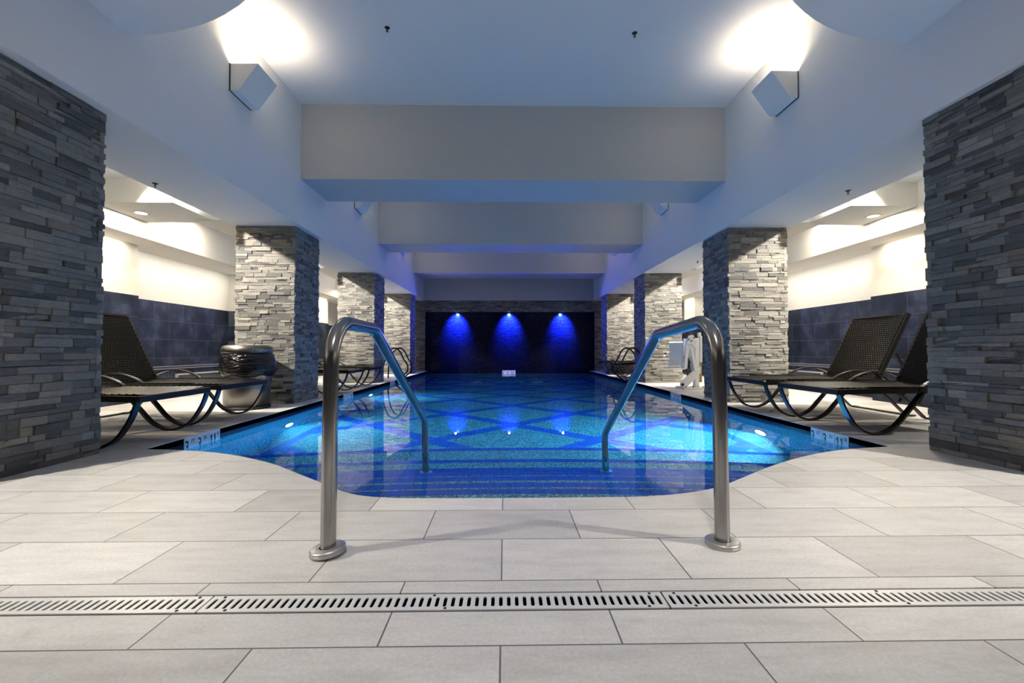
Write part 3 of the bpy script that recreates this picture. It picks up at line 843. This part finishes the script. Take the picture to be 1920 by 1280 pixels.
# ------------------------------------------------------------------ pool lift (right side, between columns)
t = thing('pool_lift', 'white pool access lift with seat standing between the right columns', 'pool lift', (3.52, 8.22, 0))
W_, G_, B_ = MT['lift_white'], MT['lift_grey'], MT['black']
MB().bevbox(-.20, .22, -.20, .22, 0, .035, .006).build('base_plate', W_, t)
for bx_, by_ in ((-.15, -.16), (-.02, -.17), (.17, -.16)):
    MB().lathe([(0, .055), (.014, .055), (.014, .035)], bx_, by_, 10).build('bolt', B_, t)
MB().prism([(-.215, .035), (-.10, .035), (.16, .30), (.16, .42), (.06, .38), (-.215, .12)], 'y', -.09, -.05).build('gusset', W_, t)
MB().tube([(-.19, -.12, .085), (-.19, -.04, .085)], .026, 12).build('pivot', B_, t)
MB().bevbox(.07, .15, -.06, .06, .035, .96, .006).build('mast', W_, t)
MB().bevbox(.17, .215, -.05, .03, .50, 1.0, .006).build('cover', W_, t)
MB().bevbox(.15, .205, -.03, .03, .98, 1.06, .008).build('cap', W_, t)
MB().tube([(.185, -.02, .12), (.185, -.02, .50)], .028, 12).build('actuator', MT['lift_tan'], t)
for y_, off in ((-.10, 0), (.06, .015)):
    MB().strap([(-.13 + off, y_, .38), (-.09 + off, y_, .95)], (1, 0, 0), .052, .03).build('arm', W_, t)
    MB().strap([(-.05 + off, y_, .94), (.06 + off, y_, .34)], (1, 0, 0), .052, .03).build('arm', W_, t)
MB().prism([(-.12, .84), (-.08, 1.0), (.0, 1.02), (.05, .95), (.06, .74), (-.02, .84)], 'y', -.13, -.105).build('bracket', W_, t)
for bx_, bz_ in ((-.075, .93), (-.03, .90), (.02, .96)):
    MB().tube([(bx_, -.142, bz_), (bx_, -.13, bz_)], .013, 10).build('bolt', B_, t)
sb = MB(); prof_ = [(-.14, .50), (-.15, .56), (-.145, .72), (-.155, .84), (-.175, .875)]
class SEAT(MB):
    def build(q, *a, **k):
        c, s_ = math.cos(math.radians(48)), math.sin(math.radians(48)); px, py = -.16, .02
        q.v = [(px + .045 + (x - px) * c - (y - py) * s_, py + .24 + (x - px) * s_ + (y - py) * c, z) for x, y, z in q.v]
        return MB.build(q, *a, **k)
sp_ = spline([(-.36, -.0, .47), (-.26, 0, .445), (-.17, 0, .47), (-.145, 0, .58), (-.14, 0, .72), (-.155, 0, .85), (-.175, 0, .885)], 5)
SEAT().strap([(p.x + .0, .02, p.z) for p in sp_], (0, 1, 0), .36, .035).build('seat', W_, t)
for y_ in (-.18, .22):
    SEAT().strap([(-.16, y_, .66), (-.28, y_, .655), (-.43, y_, .60)], (0, 1, 0), .03, .02).build('armrest', G_, t)
    SEAT().tube([(-.33, y_, .655), (-.30, y_, .66)], .024, 10).build('arm_pivot', B_, t)
SEAT().strap([(-.36, -.21, .585), (-.30, -.21, .54), (-.20, -.21, .475)], (0, 1, 0), .04, .03).build('seat_belt', B_, t)
SEAT().strap([(-.30, .02, .40), (-.20, .02, .385), (-.12, .02, .36)], (0, 1, 0), .34, .02).build('footrest', G_, t)
MB().strap(fillet([(-.04, -.02, .50), (-.045, -.02, .40), (-.10, -.02, .33), (-.06, -.02, .25)], .04, 5), (0, 1, 0), .05, .02).build('harness_strap', B_, t)

# ------------------------------------------------------------------ grab rails far along the pool
def grab(x, s, y, label, src=None):
    if src: return dup(src, (x, y, 0), 0 if s > 0 else PI, label)
    t = thing('grab_rail', label, 'grab rail', (x, y, 0), 0, 'curved grab rails at the far ladders')
    for yy in (-.25, .25):
        pth = spline([(-.32, yy, 0), (-.30, yy, .35), (-.20, yy, .66), (-.05, yy, .775), (.08, yy, .72), (.20, yy, .50), (.29, yy, .34), (.27, yy, .19), (.14, yy, .07), (.012, yy, -.03)], 8)
        MB().tube(pth, .019, 12).build('loop', MT['bronze_frame'], t)
        MB().lathe([(.02, .012), (.04, .01), (.045, 0)], -.32, yy, 16).build('flange', MT['dull_zinc'], t)
    return t
gr = grab(PL, 1, 11.0, 'pair of curved grab rails at the far left pool edge')
grab(PR, -1, 10.3, 'pair of curved grab rails at the far right pool edge', gr)

# ------------------------------------------------------------------ sprinklers
SPK = [(-1.244, 4.55, ZC, 'ceiling sprinkler head over the pool, left of the two'), (1.394, 4.588, ZC, 'ceiling sprinkler head over the pool, right of the two'),
       (-3.60, 4.50, SOF, 'sprinkler head under the left beam before the second column'), (3.70, 4.60, SOF, 'sprinkler head under the right beam before the second column'),
       (3.744, 8.36, SOF, 'tiny sprinkler head under the right beam before the third column')]
s0 = None
for x_, y_, z_, l_ in SPK:
    if s0 is None:
        s0 = thing('sprinkler_head', l_, 'sprinkler', (x_, y_, z_), 0, 'sprinkler heads on the ceilings'); s0.scale = (.72, .72, .72)
        MB().lathe([(.0, -.012), (.022, -.012), (.036, -.004), (.04, 0)], 0, 0, 20).build('escutcheon', MT['bronze_frame'], s0)
        b = MB().tube([(0, 0, -.01), (0, 0, -.035)], .008, 8)
        for s in (-1, 1): b.tube([(s * .006, 0, -.02), (s * .016, 0, -.035), (s * .004, 0, -.055)], .003, 6)
        b.build('frame_arms', MT['bronze_frame'], s0)
        MB().lathe([(0, -.058), (.018, -.058), (.018, -.054), (0, -.054)], 0, 0, 14).build('deflector', MT['bronze_frame'], s0)
    else: dup(s0, (x_, y_, z_), 0, l_)

# ------------------------------------------------------------------ wall grilles, litter, pool bottom drains
for side, X, s, y0, y1 in (('left', WL, 1, 7.35, 8.7), ('right', WR, -1, 7.62, 8.7)):
    t = thing('wall_grille', f'grey wall grille low on the {side} wall behind the loungers', 'grille', (X + s * .012, y0, .08), 0, 'wall grilles low on the aisle walls')
    L = y1 - y0; a, b = sorted((0, s * .03))
    MB().box(a, b, 0, L, .235, .26).box(a, b, 0, L, 0, .025).box(a, b, 0, .03, .025, .235).box(a, b, L - .03, L, .025, .235).build('frame', MT['grille_frame'], t)
    f = MB()
    for k in range(10):
        z0 = .03 + k * .0205; f.box(min(0, s * .018), max(0, s * .018), .03, L - .03, z0, z0 + .013)
    f.build('louvre', MT['grille_grey'], t)
b = MB(); rr = random.Random(5); vs = []; nn, mm = 10, 7
for i in range(mm):
    for k in range(nn):
        th = PI * i / (mm - 1); a = 2 * PI * k / nn; q = rr.uniform(.7, 1.15)
        vs.append((.045 * q * math.sin(th) * math.cos(a), .03 * q * math.sin(th) * math.sin(a), .012 + .012 * q * math.cos(th)))
b.add(vs, [(i * nn + k, i * nn + (k + 1) % nn, (i + 1) * nn + (k + 1) % nn, (i + 1) * nn + k) for i in range(mm - 1) for k in range(nn)])
o = b.build('crumpled_tissue', MT['paper'], label='crumpled white tissue on the deck under the right lounger', cat='litter'); o.location = (3.164, 5.165, 0)
for x_, l_ in ((-.88, 'left of two pale floor drains in the deep end of the pool'), (.99, 'right of two pale floor drains in the deep end of the pool')):
    t = thing('pool_floor_drain', l_, 'pool drain', (x_, 13.2, PD), 0, 'floor drains in the pool bottom')
    MB().bevbox(-.15, .15, -.15, .15, 0, .02, .004).build('frame', MT['lift_white'], t)
    f = MB()
    for k in range(8): f.box(-.12, .12, -.12 + k * .031, -.105 + k * .031, .02, .026)
    f.build('bars', MT['marker_white'], t)

# ------------------------------------------------------------------ camera and world
w = bpy.data.worlds.new('world'); bpy.context.scene.world = w; w.use_nodes = True
w.node_tree.nodes['Background'].inputs[0].default_value = (.3, .4, .6, 1); w.node_tree.nodes['Background'].inputs[1].default_value = 0.0
cam = bpy.data.cameras.new('camera'); co = bpy.data.objects.new('camera', cam); C.objects.link(co)
cam.sensor_width = 36; cam.lens = 815 / 1920 * 36; cam.clip_start = .02
co.location = (0, 0, .74)
yaw, pitch, roll = .01589, .01881, -.0007
fwd = Vector((math.sin(yaw) * math.cos(pitch), math.cos(yaw) * math.cos(pitch), math.sin(pitch)))
q = fwd.to_track_quat('-Z', 'Y'); co.rotation_euler = (q.to_matrix() @ Matrix.Rotation(roll, 3, 'Z')).to_euler()
S = bpy.context.scene; S.camera = co
S.view_settings.view_transform = 'Standard'; S.view_settings.look = 'None'; S.view_settings.gamma = 1; S.view_settings.use_curve_mapping = False
S.view_settings.exposure = 0.38
cy = S.cycles
cy.use_denoising = True; cy.max_bounces = 12; cy.diffuse_bounces = 5; cy.glossy_bounces = 5; cy.transmission_bounces = 8
cy.sample_clamp_indirect = 6; cy.sample_clamp_direct = 0; cy.blur_glossy = .5
